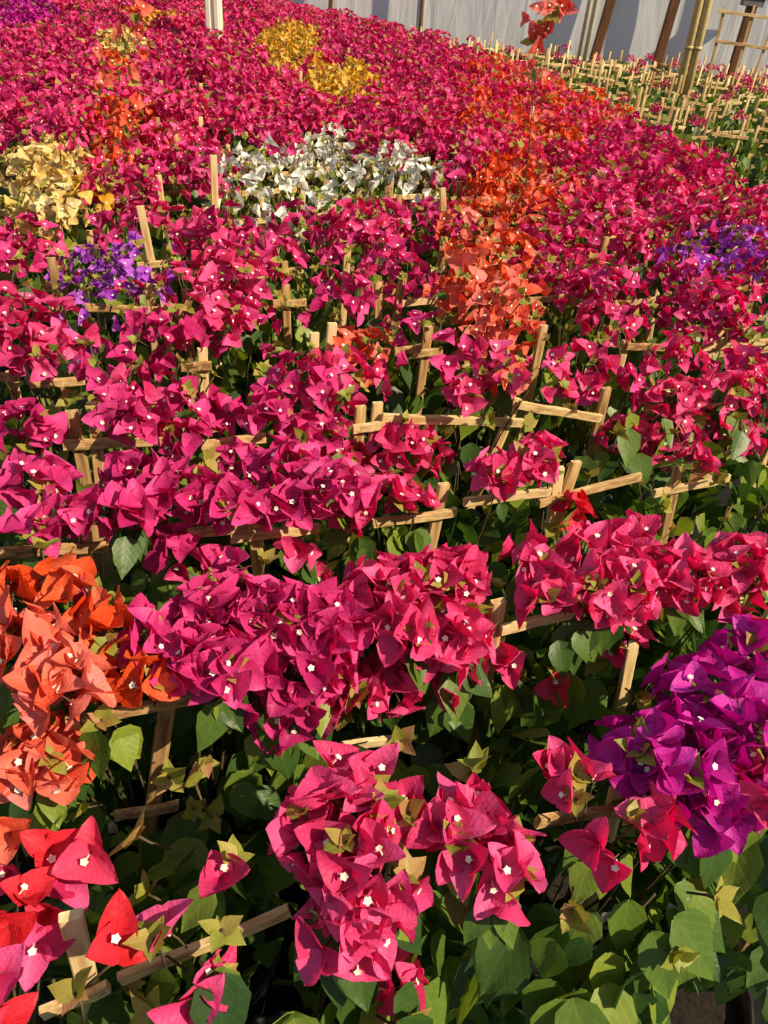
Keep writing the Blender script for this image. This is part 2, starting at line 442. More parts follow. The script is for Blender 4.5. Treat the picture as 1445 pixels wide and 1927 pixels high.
def box_between(name, a, b, w, d, face, mat, parent=None, base=Vector()):
    a = Vector(a); b = Vector(b); z = (b - a).normalized(); L = (b - a).length
    y = Vector(face); y = (y - z * y.dot(z)).normalized(); x = y.cross(z)
    c = .12
    prof = [(-1 + c, -1), (1 - c, -1), (1, -1 + c), (1, 1 - c), (1 - c, 1), (-1 + c, 1), (-1, 1 - c), (-1, -1 + c)]
    mb = MB(); vs_ = [(px * w / 2, py * d / 2, h) for h in (0, L) for (px, py) in prof]
    fs = [(s, (s + 1) % 8, 8 + (s + 1) % 8, 8 + s) for s in range(8)] + [tuple(range(7, -1, -1)), tuple(range(8, 16))]
    mb.add(vs_, fs)
    M = Matrix((x, y, z)).transposed().to_4x4(); M.translation = a - base
    return link(name, mb.mesh(name, [mat], smooth=False), parent, M)
def post_line(px, py, f, slope, ztop):
    """foot and head of a post seen at a pixel, at distance f, with its own lean"""
    p = at_fwd(px, py, f); q = at_fwd(px + slope * 60, py - 60, f)
    d = (q - p); d = d / d.z
    d.x *= 1; return p + d * (0 - p.z), p + d * (ztop - p.z)
def wall_f(px): return WALLF - .13 - .05 * ((px - 722) / 1447 * 9)
# brown timber posts fixed to the wall
for (px, py, sl_, w, lab) in [(1138, 40, .29, .095, 'brown wooden wall post right behind the slim grey double pipe'),
                            (1259, 40, .29, .095, 'brown wooden wall post left of the yellowed double pipe'),
                            (1400, 60, .30, .095, 'brown wooden wall post behind the tall upright trellis at right edge'),
                            (622, 8, .06, .04, 'thin brown batten on the film wall at top centre')]:
    a, b = post_line(px, py, wall_f(px), sl_, 3.3)
    t = bpy.data.objects.new('wall_post', None); COL.objects.link(t); t.location = a
    box_between('timber', a, b, w, .07, -GF, BROWN, t, a)
    tag(t, lab, 'post', 'timber posts along the film wall')
    if px == 1400:
        pm = at_fwd(1413, 4, wall_f(px) - .02)
        box_between('bracket', pm - rlev * .09, pm + rlev * .12, .07, .12, -GF, STEEL, t, a)
        box_between('upper_bracket', pm + Vector((0, 0, .05)) - rlev * .16, pm + Vector((0, 0, .05)) + rlev * .20, .04, .14, -GF, STEEL, t, a)
# double pipes
def double_pipe(px, py, f, slope, r, gap, mat, lab, joint=None):
    a, b = post_line(px, py, f, slope, 3.4)
    t = bpy.data.objects.new('double_pipe_pole', None); COL.objects.link(t); t.location = a
    for s in (-1, 1):
        mb = MB(); tube(mb, [rlev * s * gap, b - a + rlev * s * gap], r, 14)
        p = link('pipe', mb.mesh('pipe', [mat]), t)
        if joint:
            j = at_fwd(joint[0], joint[1], f); j = a + (b - a) * ((j.z - a.z) / (b.z - a.z)) - a
            mb = MB(); d = (b - a).normalized(); tube(mb, [j - d * .012 + rlev * s * gap, j + d * .012 + rlev * s * gap], r * 1.13, 14)
            link('collar', mb.mesh('collar', [mat]), p)
    mb = MB(); d = (b - a); tube(mb, [d * .55 - rlev * gap * 1.6, d * .55 + rlev * gap * 1.6], r * .5, 8); link('clamp', mb.mesh('clamp', [STEEL]), t)
    tag(t, lab, 'pole')
double_pipe(1309, 70, 7.3, .235, .032, .034, PIPEY, 'yellowed double pipe standing among the green trellised plants', (1303, 90))
double_pipe(1109, 40, 9.0, .20, .026, .030, PIPE, 'slim grey double pipe in front of the film wall')
a, b = post_line(796, 20, wall_f(796), .08, 3.3)
t = bpy.data.objects.new('wall_pipe', None); COL.objects.link(t); t.location = a
mb = MB(); tube(mb, [Vector(), b - a], .026, 12); link('pipe', mb.mesh('pipe', [PIPE]), t)
box_between('backing_strip', a - rlev * .045, b - rlev * .045, .04, .03, -GF, STEEL, t, a)
tag(t, 'single grey pipe with dark strip on the film wall', 'pole')
a, b = post_line(402, 20, 6.6, -.05, 3.2)
t = bpy.data.objects.new('white_post', None); COL.objects.link(t); t.location = a
box_between('timber', a, b, .115, .10, -GF + rlev * .1, WHITEP, t, a)
for s in (-1, 1): box_between('edge_batten', a + rlev * s * .03 - GF * .055, b + rlev * s * .03 - GF * .055, .028, .016, -GF, WHITEP, t, a)
tag(t, 'white painted wooden post rising out of the magenta blooms', 'post')
# tall trellis at the right edge
ft = 8.6
pts = {k: at_fwd(*k, ft) for k in [(1364, 12), (1348, 80), (1350, 20), (1470, 37), (1344, 76), (1470, 95), (1420, 10), (1394, 100), (1452, 50), (1432, 108)]}
base = Vector(pts[(1394, 100)]); base.z = 0
t = bpy.data.objects.new('tall_trellis', None); COL.objects.link(t); t.location = base
def down(p, q, z0=0.02):
    d = q - p; d = d / d.z; return p + d * (z0 - p.z)
for (p, q) in (((1364, 12), (1348, 80)), ((1420, 10), (1394, 100)), ((1452, 50), (1432, 108))):
    lath('stake', down(pts[p], pts[q]), pts[p], t, base, -GF, 1.2)
for (p, q) in (((1350, 20), (1470, 37)), ((1344, 76), (1470, 95))):
    lath('crossbar', pts[p] - GF * .012, pts[q] - GF * .012, t, base, -GF, 1.35)
tag(t, 'tall empty wooden trellis against the film wall at right edge', 'trellis')

# ------------------------------------------------------------------ what the photograph shows, row by row
# laths: row, (top x, top y, lower x, lower y)
STK = {0: [(135, 1722, 165, 1850), (1164, 1482, 1158, 1560), (757, 1545, 752, 1600)],
       1: [(318, 1296, 300, 1420), (937, 1130, 915, 1270), (1190, 1215, 1172, 1300)],
       2: [(160, 1005, 168, 1090), (478, 980, 486, 1070), (835, 910, 818, 990), (1052, 880, 1036, 990), (1084, 868, 1060, 935), (1277, 876, 1250, 1000)],
       3: [(134, 773, 150, 850), (176, 758, 182, 920), (712, 758, 704, 820), (678, 764, 674, 820), (975, 750, 925, 845), (1142, 730, 1125, 800)],
       4: [(380, 655, 383, 720), (591, 626, 586, 665), (626, 608, 617, 650), (806, 614, 802, 730), (1024, 612, 1002, 740), (1180, 640, 1166, 690), (1362, 606, 1338, 662)],
       5: [(349, 544, 346, 598), (538, 536, 541, 602), (713, 530, 711, 600), (1226, 600, 1220, 640), (760, 515, 752, 560)],
       6: [(264, 388, 290, 505), (834, 464, 828, 515), (655, 462, 652, 500), (1142, 446, 1136, 470)],
       7: [(402, 292, 406, 330), (832, 354, 834, 396), (905, 410, 900, 450)]}
BAR = {0: [(78, 1905, 205, 1858), (225, 1842, 545, 1713), (1010, 1545, 1190, 1518)],
       1: [(125, 1362, 366, 1312), (942, 1186, 1080, 1152), (215, 1535, 336, 1515), (640, 1405, 760, 1388)],
       2: [(-20, 1042, 205, 1028), (352, 1004, 470, 990), (434, 1012, 600, 994), (700, 985, 858, 964), (872, 945, 1035, 925), (1014, 948, 1205, 896), (1230, 928, 1372, 900)],
       3: [(118, 838, 312, 828), (378, 838, 500, 824), (664, 808, 724, 798), (718, 786, 983, 796), (975, 762, 1130, 788)],
       4: [(-20, 706, 36, 712), (55, 722, 160, 716), (340, 692, 398, 688), (742, 662, 792, 655), (775, 667, 832, 660), (1178, 652, 1250, 654), (1322, 654, 1470, 640)],
       5: [(160, 578, 345, 586), (513, 571, 576, 569), (756, 571, 822, 565), (995, 566, 1060, 560), (1155, 572, 1232, 565)],
       6: [(258, 500, 340, 492), (810, 512, 840, 505), (920, 494, 962, 488)]}
# clumps of blossom in the four close rows: row, x, y, half width, half height, colour, optional number, optional push towards viewer
CL = [
 (0, 640, 1560, 100, 75, 'rose', 15), (0, 700, 1650, 100, 85, 'rose', 16), (0, 660, 1740, 80, 50, 'rose', 8), (0, 735, 1850, 36, 50, 'rose', 4), (0, 860, 1560, 60, 50, 'rose', 6), (0, 930, 1630, 62, 62, 'rose', 7),
 (0, 1145, 1575, 55, 45, 'rose', 4), (0, 1105, 1505, 50, 40, 'rose', 5), (0, 1215, 1550, 40, 45, 'rose', 3), (0, 1050, 1445, 26, 24, 'rose', 2), (0, 905, 1490, 30, 26, 'rose', 2), (0, 775, 1520, 16, 18, 'rose', 1), (0, 1420, 1480, 40, 45, 'rose', 4), (0, 640, 1480, 24, 22, 'rose', 1), (0, 700, 1470, 24, 20, 'rose', 1),
 (0, 1270, 1440, 120, 95, 'purple', 20), (0, 1390, 1410, 80, 90, 'purple', 12), (0, 1340, 1300, 100, 60, 'purple', 14), (0, 1410, 1230, 60, 60, 'purple', 9), (0, 1340, 1520, 80, 55, 'purple', 9), (0, 1190, 1430, 60, 50, 'purple', 6),
 (0, 315, 1770, 20, 20, 'rose', 1), (0, 395, 1755, 26, 26, 'rose', 2), (0, 170, 1890, 24, 24, 'rose', 1), (0, 420, 1632, 18, 18, 'rose', 1), (0, 375, 1845, 40, 18, 'rose', 3),
 (1, 50, 1215, 85, 50, 'coral', 9), (1, 110, 1290, 75, 60, 'coral', 8), (1, 85, 1425, 75, 75, 'coral', 10), (1, 195, 1335, 65, 55, 'orange', 8), (1, 25, 1125, 40, 35, 'orange', 4), (1, 90, 1065, 36, 28, 'orange', 3), (1, 205, 1190, 45, 35, 'orange', 5), (1, 130, 1140, 30, 26, 'orange', 3), (1, 275, 1290, 36, 40, 'orange', 4),
 (1, 430, 1160, 120, 75, 'magenta', 20), (1, 400, 1250, 90, 65, 'magenta', 13), (1, 540, 1170, 110, 80, 'magenta', 20), (1, 560, 1270, 110, 90, 'magenta', 22), (1, 530, 1340, 75, 45, 'magenta', 8), (1, 620, 1180, 60, 70, 'magenta', 9), (1, 670, 1300, 42, 55, 'rose', 6), (1, 742, 1285, 36, 60, 'rose', 6), (1, 280, 1210, 40, 30, 'magenta', 4), (1, 470, 1080, 60, 26, 'magenta', 5), (1, 170, 1110, 30, 22, 'magenta', 2),
 (1, 740, 1110, 90, 65, 'rose', 14), (1, 830, 1100, 100, 65, 'rose', 16), (1, 850, 1200, 90, 70, 'rose', 15), (1, 760, 1180, 60, 45, 'rose', 7), (1, 950, 1250, 28, 26, 'rose', 2), (1, 1030, 1285, 20, 26, 'red', 1), (1, 850, 1270, 50, 28, 'rose', 4),
 (1, 1060, 1140, 90, 70, 'rose', 15), (1, 1150, 1120, 95, 75, 'rose', 17), (1, 1170, 1200, 60, 40, 'rose', 7), (1, 1200, 1030, 70, 36, 'rose', 8), (1, 1000, 1060, 40, 28, 'rose', 4), (1, 1290, 1090, 80, 55, 'rose', 11), (1, 1400, 1060, 70, 45, 'rose', 8), (1, 1370, 1130, 60, 30, 'rose', 5), (1, 1110, 1040, 50, 26, 'rose', 4),
 (2, 80, 915, 60, 34, 'magenta', 6), (2, 150, 985, 75, 40, 'magenta', 9), (2, 225, 965, 60, 40, 'magenta', 7), (2, 250, 900, 55, 40, 'magenta', 7), (2, 340, 930, 75, 50, 'magenta', 11), (2, 425, 950, 65, 50, 'magenta', 10), (2, 60, 1000, 50, 22, 'magenta', 3), (2, 330, 1040, 46, 26, 'magenta', 4), (2, 180, 1100, 24, 18, 'magenta', 2), (2, 410, 1065, 28, 22, 'magenta', 2),
 (2, 545, 950, 55, 50, 'magenta', 8), (2, 620, 920, 70, 60, 'magenta', 12), (2, 700, 960, 75, 70, 'rose', 14), (2, 780, 965, 45, 50, 'rose', 7), (2, 560, 1025, 36, 30, 'rose', 3), (2, 605, 1085, 22, 22, 'rose', 2), (2, 540, 880, 60, 35, 'magenta', 7),
 (2, 935, 900, 50, 50, 'rose', 9), (2, 1010, 870, 60, 48, 'rose', 10), (2, 1070, 960, 34, 40, 'red', 4), (2, 1215, 930, 14, 14, 'rose', 1), (2, 1040, 900, 30, 26, 'rose', 3), (2, 1300, 880, 50, 26, 'rose', 5),
 (3, 30, 800, 60, 40, 'magenta', 7), (3, 95, 830, 40, 34, 'magenta', 5), (3, 210, 775, 60, 36, 'magenta', 8), (3, 260, 800, 45, 40, 'magenta', 6), (3, 360, 830, 60, 35, 'magenta', 7), (3, 440, 860, 60, 40, 'magenta', 8), (3, 590, 820, 70, 40, 'magenta', 10), (3, 640, 870, 60, 40, 'rose', 8), (3, 760, 850, 70, 65, 'rose', 14), (3, 735, 800, 45, 30, 'rose', 5), (3, 500, 780, 60, 35, 'magenta', 6), (3, 820, 860, 30, 28, 'rose', 3),
 (3, 1170, 820, 50, 45, 'rose', 8), (3, 1260, 820, 80, 65, 'rose', 16), (3, 1350, 830, 80, 60, 'rose', 15), (3, 1430, 830, 50, 60, 'rose', 8), (3, 1390, 740, 80, 50, 'rose', 12), (3, 1270, 750, 75, 40, 'rose', 10), (3, 960, 715, 40, 34, 'coral', 5), (3, 870, 745, 40, 28, 'rose', 4),
]
# single large blossoms on the arching shoot at the lower left, nearest the lens: x, y, height, colour, scale, tilt
SOLO = [(170, 1605, 1.02, 'red', 1.05), (95, 1600, 1.02, 'red', 1.0), (20, 1570, 1.02, 'coral', 1.05), (215, 1770, 1.04, 'red', 1.05), (45, 1690, 1.02, 'red', 1.0), (95, 1710, 1.0, 'red', .95), (15, 1745, 1.02, 'red', 1.05), (70, 1775, 1.0, 'rose', .95), (5, 1830, 1.03, 'rose', 1.05), (125, 1660, .98, 'rose', .9), (20, 1640, 1.0, 'rose', .9), (5, 1920, 1.02, 'red', .9)]
# tall sprays: distance ahead, colour, scale, stem (top to foot) and blossoms in the photograph
SPRAY = [(2.75, 'coral', 1.0, [(1056, 4), (1030, 45), (1012, 95), (1002, 200), (990, 330)], [(996, 38), (1013, 20), (1030, 16), (1046, 30), (1056, 6), (1066, 15), (1008, 56), (1033, 56), (1013, 90), (1020, 66), (1000, 120), (960, 150), (1030, 150)]),
         (2.9, 'coral', 1.0, [(252, 20), (245, 60), (228, 130), (216, 190), (214, 260)], [(268, 18), (265, 58), (228, 64), (186, 98), (268, 102), (246, 136), (197, 158), (190, 170), (252, 198), (222, 222), (240, 226)]),
         (1.95, 'coral', 1.15, [(908, 480), (906, 560), (904, 640), (900, 700)], [(872, 500), (915, 492), (955, 545), (890, 550), (935, 580), (855, 575), (950, 640), (850, 680), (935, 655), (950, 722), (940, 700), (882, 520), (960, 520)])]
# coloured plants further off: x, y, half width, half height, colour
ZONE = [(60, 385, 100, 60, 'cream'), (60, 320, 90, 40, 'cream'), (110, 370, 60, 45, 'yellow'), (545, 95, 62, 42, 'yellow'), (640, 170, 62, 48, 'yellow'), (222, 95, 48, 24, 'cream'), (320, 25, 50, 26, 'yellow'),
        (210, 515, 88, 60, 'violet'), (320, 525, 55, 40, 'violet'), (180, 600, 50, 25, 'violet'), (1350, 475, 80, 45, 'violet'),
        (500, 360, 75, 85, 'white'), (620, 335, 90, 90, 'white'), (740, 350, 110, 60, 'white'), (830, 310, 40, 30, 'white'),
        (900, 545, 70, 60, 'orange'), (930, 460, 80, 60, 'orange'), (960, 370, 90, 60, 'coral'), (1000, 230, 150, 60, 'orange'), (940, 170, 80, 50, 'coral'), (1110, 210, 80, 50, 'orange'), (230, 255, 65, 60, 'coral'), (210, 140, 40, 40, 'coral'), (680, 650, 60, 36, 'orange'), (760, 745, 30, 24, 'orange'), (930, 640, 50, 60, 'coral'),
        (30, 30, 70, 40, 'purple'), (250, 20, 40, 20, 'coral')]
# places where only foliage and laths show
BARE = [(1060, 790, 100, 55), (870, 790, 90, 50), (850, 620, 60, 30), (430, 770, 60, 30), (410, 690, 60, 35), (700, 600, 60, 26), (330, 400, 60, 36), (690, 520, 40, 16), (1040, 610, 40, 30), (1200, 640, 60, 22), (440, 270, 60, 30), (280, 460, 40, 26), (590, 590, 50, 26), (1000, 690, 40, 40), (640, 130, 20, 20), (350, 180, 50, 20)]
def inside(px, py, e): return ((px - e[0]) / e[2]) ** 2 + ((py - e[1]) / e[3]) ** 2 < 1

# ------------------------------------------------------------------ plants
ORD = ['first', 'second', 'third', 'fourth', 'fifth', 'sixth', 'seventh', 'eighth', 'ninth', 'tenth', 'eleventh', 'twelfth', 'thirteenth', 'fourteenth', 'fifteenth', 'sixteenth']
OFFS = {0: .10, 1: .02, 2: .13, 3: .05, 4: .2}
def lf(p): return Vector((p.dot(rlev), p.dot(GF)))
def bloom_edge(f): return 1.5 - .18 * (f - 3.4) - .08 * max(0, f - 5.3) ** 1.5
def block(q):
    """which bed a spot (right, ahead of the viewer) belongs to: the blooming one, the green one, or the walkway between"""
    if q.y < 3.4 or q.x < bloom_edge(q.y): return 'bloom'
    return 'green' if q.y > 5.3 else 'walk'
plants = []
R = random.Random(21)
for k in range(0, 34):
    y = rowy(k); off = OFFS.get(k, R.uniform(0, COLS))
    for j in range(-40, 45):
        x = j * COLS + off + R.uniform(-.02, .02); yy = y + (R.uniform(-.02, .02) if k > 5 else 0)
        p = Vector((x, yy, 0)); q = lf(p)
        if q.y > WALLF - .35 or q.y < -.1: continue
        pr = proj(p + Vector((0, 0, .88)))
        if pr is None: continue
        m = 150 if k < 4 else 45
        if not (-m < pr[0] < W + (m if k > 1 else 330) and -160 < pr[1] < H + 260): continue  # front two rows run on past the right edge, added there for shade
        bk = block(q)
        if bk == 'walk': continue
        plants.append(dict(k=k, p=p, q=q, px=pr[0], py=pr[1], z=pr[2], green=bk == 'green', stk=[], bar=[], cl=[], solo=[]))
byrow = {}
for P in plants: byrow.setdefault(P['k'], []).append(P)
for L_ in byrow.values(): L_.sort(key=lambda P: P['p'].x)
def nearest(k, x): return min(byrow[k], key=lambda P: abs(P['p'].x - x))
for k, L_ in STK.items():
    for (x0, y0, x1, y1) in L_:
        yk = rowy(k) - (.05 if k else 0); a = at_y(x0, y0, yk); b = at_y(x1, y1, yk); P = nearest(k, b.x); P['stk'].append((a, b))
for k, L_ in BAR.items():
    for (x0, y0, x1, y1) in L_:
        a = at_y(x0, y0, rowy(k) - (.061 if k else .011)); b = at_y(x1, y1, rowy(k) - (.061 if k else .011)); P = nearest(k, (a.x + b.x) / 2); P['bar'].append((a, b))
for c in CL:
    k, x, y, rx, ry, colr, n = c
    c0 = at_y(x, y, rowy(k) - (.06 if k == 0 else .07)); zcap = .98 if k == 0 else 1.0
    if c0.z > zcap: c0 = at_z(x, y, zcap)       # the crown's upper side lies back over the pot
    sc = F / proj(c0)[2]
    P = nearest(k, c0.x); P['cl'].append((c0, max(rx / sc - (.004 if k == 0 else .016), .012), max(ry / sc - (.008 if k == 0 else .018), .012), colr, n))
for s in SOLO:
    c0 = at_z(s[0], s[1], s[2] - .06); nearest(0, c0.x)['solo'].append((c0, s[3], s[4]))
SEG = [(k, *e) for D_ in (STK, BAR) for k, L_ in D_.items() for e in L_]
def covers(k, p, size):
    """would a piece of this size, in row k, grow across a lath that stands clear of the plants?"""
    pr = proj(p)
    if pr is None: return False
    r = size * F / pr[2]; x, y = pr[0], pr[1]
    for (kk, x0, y0, x1, y1) in SEG:
        if kk < k or kk > k + 2: continue
        dx, dy = x1 - x0, y1 - y0; t = max(0, min(1, ((x - x0) * dx + (y - y0) * dy) / (dx * dx + dy * dy)))
        if (x - x0 - t * dx) ** 2 + (y - y0 - t * dy) ** 2 < r * r: return True
    return False
def zone_col(px, py, R):
    for e in ZONE:
        if inside(px, py, e):
            c = e[4]
            if c in ('orange', 'coral') and py < 700:
                u = R.random()
                if py < 320 and u < .46: return 'rose'
                return 'coral' if u < .7 else 'orange'
            return c
    return None
def bare(px, py): return any(inside(px, py, e) for e in BARE)

for sp_ in SPRAY:
    foot = at_fwd(*sp_[3][-1], sp_[0])
    P = min((P for P in plants if not P['green']), key=lambda P: (P['p'].x - foot.x) ** 2 + (P['p'].y - foot.y) ** 2); P.setdefault('spray', []).append(sp_)
plants.sort(key=lambda P: (P['z']))
things, far = plants[:300], plants[300:]
NEAR, MID = 2, 9
for P in plants: P['lod'] = 0 if P['k'] <= NEAR else (1 if P['q'].y < 3.3 else 2)

def stakes_for(P, R):
    """laths of a plant whose trellis the photograph does not single out"""
    p = P['p']; yaw = R.gauss(0, .12); d = Vector((cos(yaw), sin(yaw), 0)); out = []
    top = .93 + R.uniform(-.05, .06) + P.get('lift', 0)
    if P['green']: top += .05
    for s in (-1, 1):
        l = Vector((R.gauss(0, .025), R.gauss(0, .02), 0))
        b = p + d * s * .105; out.append(('stake', b + Vector((0, 0, .2)), b + l + Vector((0, 0, top + R.uniform(-.04, .04))), Vector((0, -1, 0))))
    for z in ((.87, .66) if not P['green'] else (.90, .72, .54)):
        z = z + P.get('lift', 0) + R.uniform(-.03, .03); t = R.uniform(-.02, .02)
        e = Vector((0, -.0105, 0)); out.append(('crossbar', p - d * .15 + e + Vector((0, 0, z - t)), p + d * .15 + e + Vector((0, 0, z + t)), Vector((0, -1, 0))))
    return out
def put_flower(t, base, pos, ax, colr, lod, R, sc=1.0):
    if pos.y < 2.6 and covers(int((pos.y - ROW0 + .16) / ROWS), pos, .017): return
    M = Matrix.Translation(pos - base) @ frame(ax, R.uniform(0, 6.28)) @ Matrix.Scale(sc * R.uniform(.86, 1.12), 4)
    if lod == 0:
        f = link('flower', m_pedicel(), t, M)
        for i in range(3): link('bract', m_bract(colr, R.randrange(6)), f, bract_M(i, R))
        if R.random() < .6: link('floret', m_floret(), f, Matrix.Translation((R.uniform(-.006, .006), R.uniform(-.006, .006), 0)) @ Matrix.Rotation(R.uniform(-.3, .3), 4, 'X'))
    else:
        link('flower', m_flower(colr, R.randrange(6)), t, M)
def put_tip(t, base, pos, ax, lod, R, n=5, sc=1.0):
    """young shoot tip: a star of small olive and bronze leaves"""
    M = Matrix.Translation(pos - base) @ frame(ax, R.uniform(0, 6.28))
    s = link('shoot_tip', m_pedicel(), t, M @ Matrix.Scale(1.6, 4))
    for i in range(n):
        a = i * 2.4; el = radians(R.uniform(5, 65)); 
        link('young_leaf', m_leaf('y', R.randrange(4), lod == 0), s, Matrix.Rotation(a, 4, 'Z') @ Matrix.Rotation(el, 4, 'X') @ Matrix.Scale(sc * R.uniform(.11, .25), 4))
def branch(t, base, a, b, R, r=.0020):
    a = Vector(a); b = Vector(b); mid = (a + b) / 2 + Vector((R.gauss(0, .02), R.gauss(0, .02), .06))
    pts = [((1 - s) ** 2) * a + 2 * s * (1 - s) * mid + s * s * b - base for s in (0, .2, .4, .6, .8, 1)]
    mb = MB(); tube(mb, pts, [r * (1.25 - .75 * i / 5) for i in range(6)], 5); link('branch', mb.mesh('branch', [STEM]), t)
KIND_TXT = {'magenta': 'magenta', 'rose': 'rose-pink', 'purple': 'deep purple', 'violet': 'pale violet', 'orange': 'orange', 'red': 'red', 'coral': 'coral-orange', 'yellow': 'golden yellow', 'cream': 'cream-yellow', 'white': 'white'}

for P in plants:
    if P['lod'] and not P['green']: P['lift'] = max(0, P['q'].y - 5.0) * .026 * max(0, min(1, (bloom_edge(P['q'].y) - P['q'].x) / 1.6))
def build(P, idx):
    R = random.Random(1000 + idx); lod = P['lod']; p = P['p']; k = P['k']
    t = bpy.data.objects.new('potted_bougainvillea', None); COL.objects.link(t); t.location = p
    pot = link('pot', m_pot(), t); link('soil', m_soil(), pot)
    used = []
    if P['stk'] or P['bar']:
        for (a, b) in P['stk']:
            d = (b - a); d = d / -d.z if d.z < -1e-3 else Vector((0, 0, -1)); L = a.z - .2
            lo = a + d * L
            lo.y = p.y - (.05 if k else 0)
            lo.x = max(p.x - .13, min(p.x + .13, lo.x)) if abs(lo.x - p.x) > .13 else lo.x
            lath('stake', lo, a, t, p, Vector((0, -1, 0)), .98 if k < 3 else 1.05)
        for (a, b) in P['bar']: lath('crossbar', a, b, t, p, Vector((0, -1, 0)), .84 if k < 3 else .95)
        if not P['stk']:
            for (nm, a, b, fc) in stakes_for(P, R)[:2]: lath(nm, a, b, t, p, fc)
    else:
        for (nm, a, b, fc) in stakes_for(P, R): lath(nm, a, b, t, p, fc)
    cols = []
    if lod < 2:
        n = (230 if lod == 0 else 115)
        var = zone_col(P['px'], P['py'], R) == 'white'
        for i in range(n):
            kind = 'v' if var else ('y' if R.random() < .025 else 'g')
            Ml = leaf_spot(R, .86 if lod == 0 else .90, (.54 if p.x > .30 else .42) if k == 0 else .34)
            if k < 8 and Ml.translation.y < .02 and covers(k, p + Ml @ Vector((0, .035, 0)), .03): continue
            link('leaf', m_leaf(kind, R.randrange(6), lod == 0), t, Ml)
        for i in range(3):
            a = R.uniform(0, 6.28); branch(t, p, p + Vector((.02 * cos(a), .02 * sin(a), .23)), p + Vector((.09 * cos(a), .09 * sin(a), .85)), R, .0035)
        if k <= 3 and (P['cl'] or k <= 2):
            for (c0, a, c, colr, n) in P['cl']:
                cols += [colr] * n
                st = p + (c0 - p) * .55; st.z = min(.66, c0.z - .12)
                if n >= 3: branch(t, p, st, c0, R, .0016)
                b = max(min(a, c) * .9, .03)
                if n <= 2:
                    for i in range(n):
                        ax = ((CP - c0).normalized() * .7 + Vector((R.gauss(0, .4), R.gauss(0, .4), .5 + R.gauss(0, .3)))).normalized()
                        put_flower(t, p, c0 + Vector((R.gauss(0, a * .4), R.gauss(0, .01), R.gauss(0, c * .4))), ax, colr, lod, R)
                else:
                    for (o, ax) in dome(R, int(n * (1.35 if k == 0 else 1.7)) + 1, a, b, max(c, .02), -.3): put_flower(t, p, c0 + o, ax, colr, lod, R)
                for i in range(5 + n // 2):          # leaves hanging below the blossoms
                    th = R.uniform(0, 6.28); o = Vector((cos(th), sin(th), 0))
                    q_ = c0 - p + Vector((a * R.uniform(.3, 1) * o.x, b * R.uniform(.2, .9) * o.y, -c * R.uniform(.2, .9) - .02))
                    if covers(k, p + q_ - Vector((0, 0, .025)), .028): continue
                    y_ = o * .4 + Vector((R.gauss(0, .3), R.gauss(-.25, .3), -.8))
                    link('leaf', m_leaf('g', R.randrange(6), lod == 0), t, Matrix.Translation(q_) @ frame_yz(y_, o + Vector((0, -.5, .7))) @ Matrix.Scale(R.uniform(.5, .95), 4))
                for i in range(1 + n // 7):
                    th = R.uniform(0, 6.28); o = Vector((a * .8 * cos(th), b * .8 * sin(th), c * R.uniform(.5, 1.0)))
                    put_tip(t, p, c0 + o, o + Vector((0, 0, .05)), lod, R)
        if k >= 3:
            # several sprays over the crown
            for i in range(7 if k > 3 else 4):
                th = R.uniform(0, 6.28) if i else 0; rr = R.uniform(.05, .15) if i else 0
                c0 = p + Vector((rr * cos(th), rr * sin(th) * .9, R.uniform(.88, 1.0) + P.get('lift', 0)))
                pr = proj(c0)
                if bare(pr[0], pr[1]): continue
                colr = zone_col(pr[0], pr[1], R) or ('rose' if R.random() < .45 else 'magenta')
                sc = .72 if colr in ('violet',) else 1.0
                n = R.randint(9, 15)
                if colr == 'white': n = 4
                cols += [colr] * n
                branch(t, p, p + Vector((0, 0, .6)), c0, R)
                for (o, ax) in dome(R, n, .075, .07, .06, -.3): put_flower(t, p, c0 + o, ax, colr, lod, R, sc)
                for q_ in range(3):
                    th = R.uniform(0, 6.28); o = Vector((.07 * cos(th), .07 * sin(th), R.uniform(.03, .08)))
                    put_tip(t, p, c0 + o, o + Vector((0, 0, .04)), lod, R, 4, .85)
        for i in range(6 if lod == 0 else 4):
            th = R.uniform(0, 6.28); o = Vector((.15 * cos(th), .14 * sin(th), R.uniform(.78, .95)))
            put_tip(t, p, p + o, Vector((o.x, o.y, .1)), lod, R, 5, 1.2)
        for (c0, colr, s) in P['solo']:
            ax = ((CP - c0).normalized() + Vector((R.gauss(0, .35), R.gauss(0, .35), R.gauss(0, .2)))).normalized()
            branch(t, p, p + (c0 - p) * .5 + Vector((0, 0, .25)), c0 - ax * .02, R, .0016)
            put_flower(t, p, c0, ax, colr, 0, R, s * .98)
    else:
        var = zone_col(P['px'], P['py'], R) == 'white'
        fo = link('foliage', m_foliage('v' if var else 'g', R.randrange(6)), t, Matrix.Translation((0, 0, .02 if P['green'] else P.get('lift', 0) * .8)) @ Matrix.Rotation(R.choice((0, pi)) + R.uniform(-.4, .4), 4, 'Z')); fo['kind'] = 'stuff'
        nn = 7
        if P['green']: nn = R.choice((0, 0, 0, 1, 1)) if P['q'].y < WALLF - 1.2 else R.choice((0, 1, 2))
        for i in range(nn):
            th = i * 2.4 + R.uniform(-.5, .5); rr = .15 * sqrt((i + .3) / 7)
            c0 = Vector((rr * cos(th) * 1.1, rr * sin(th), R.uniform(.86, 1.0) + P.get('lift', 0)))
            pr = proj(p + c0)
            if bare(pr[0], pr[1]) or (zone_col(pr[0], pr[1], R) == 'white' and R.random() < .5): continue
            colr = 'magenta' if P['green'] else (zone_col(pr[0], pr[1], R) or ('rose' if R.random() < .35 else 'magenta'))
            s = R.uniform(.8, 1.1) * (.4 if P['green'] else 1) * (.75 if colr == 'white' else 1)
            cols.append(colr)
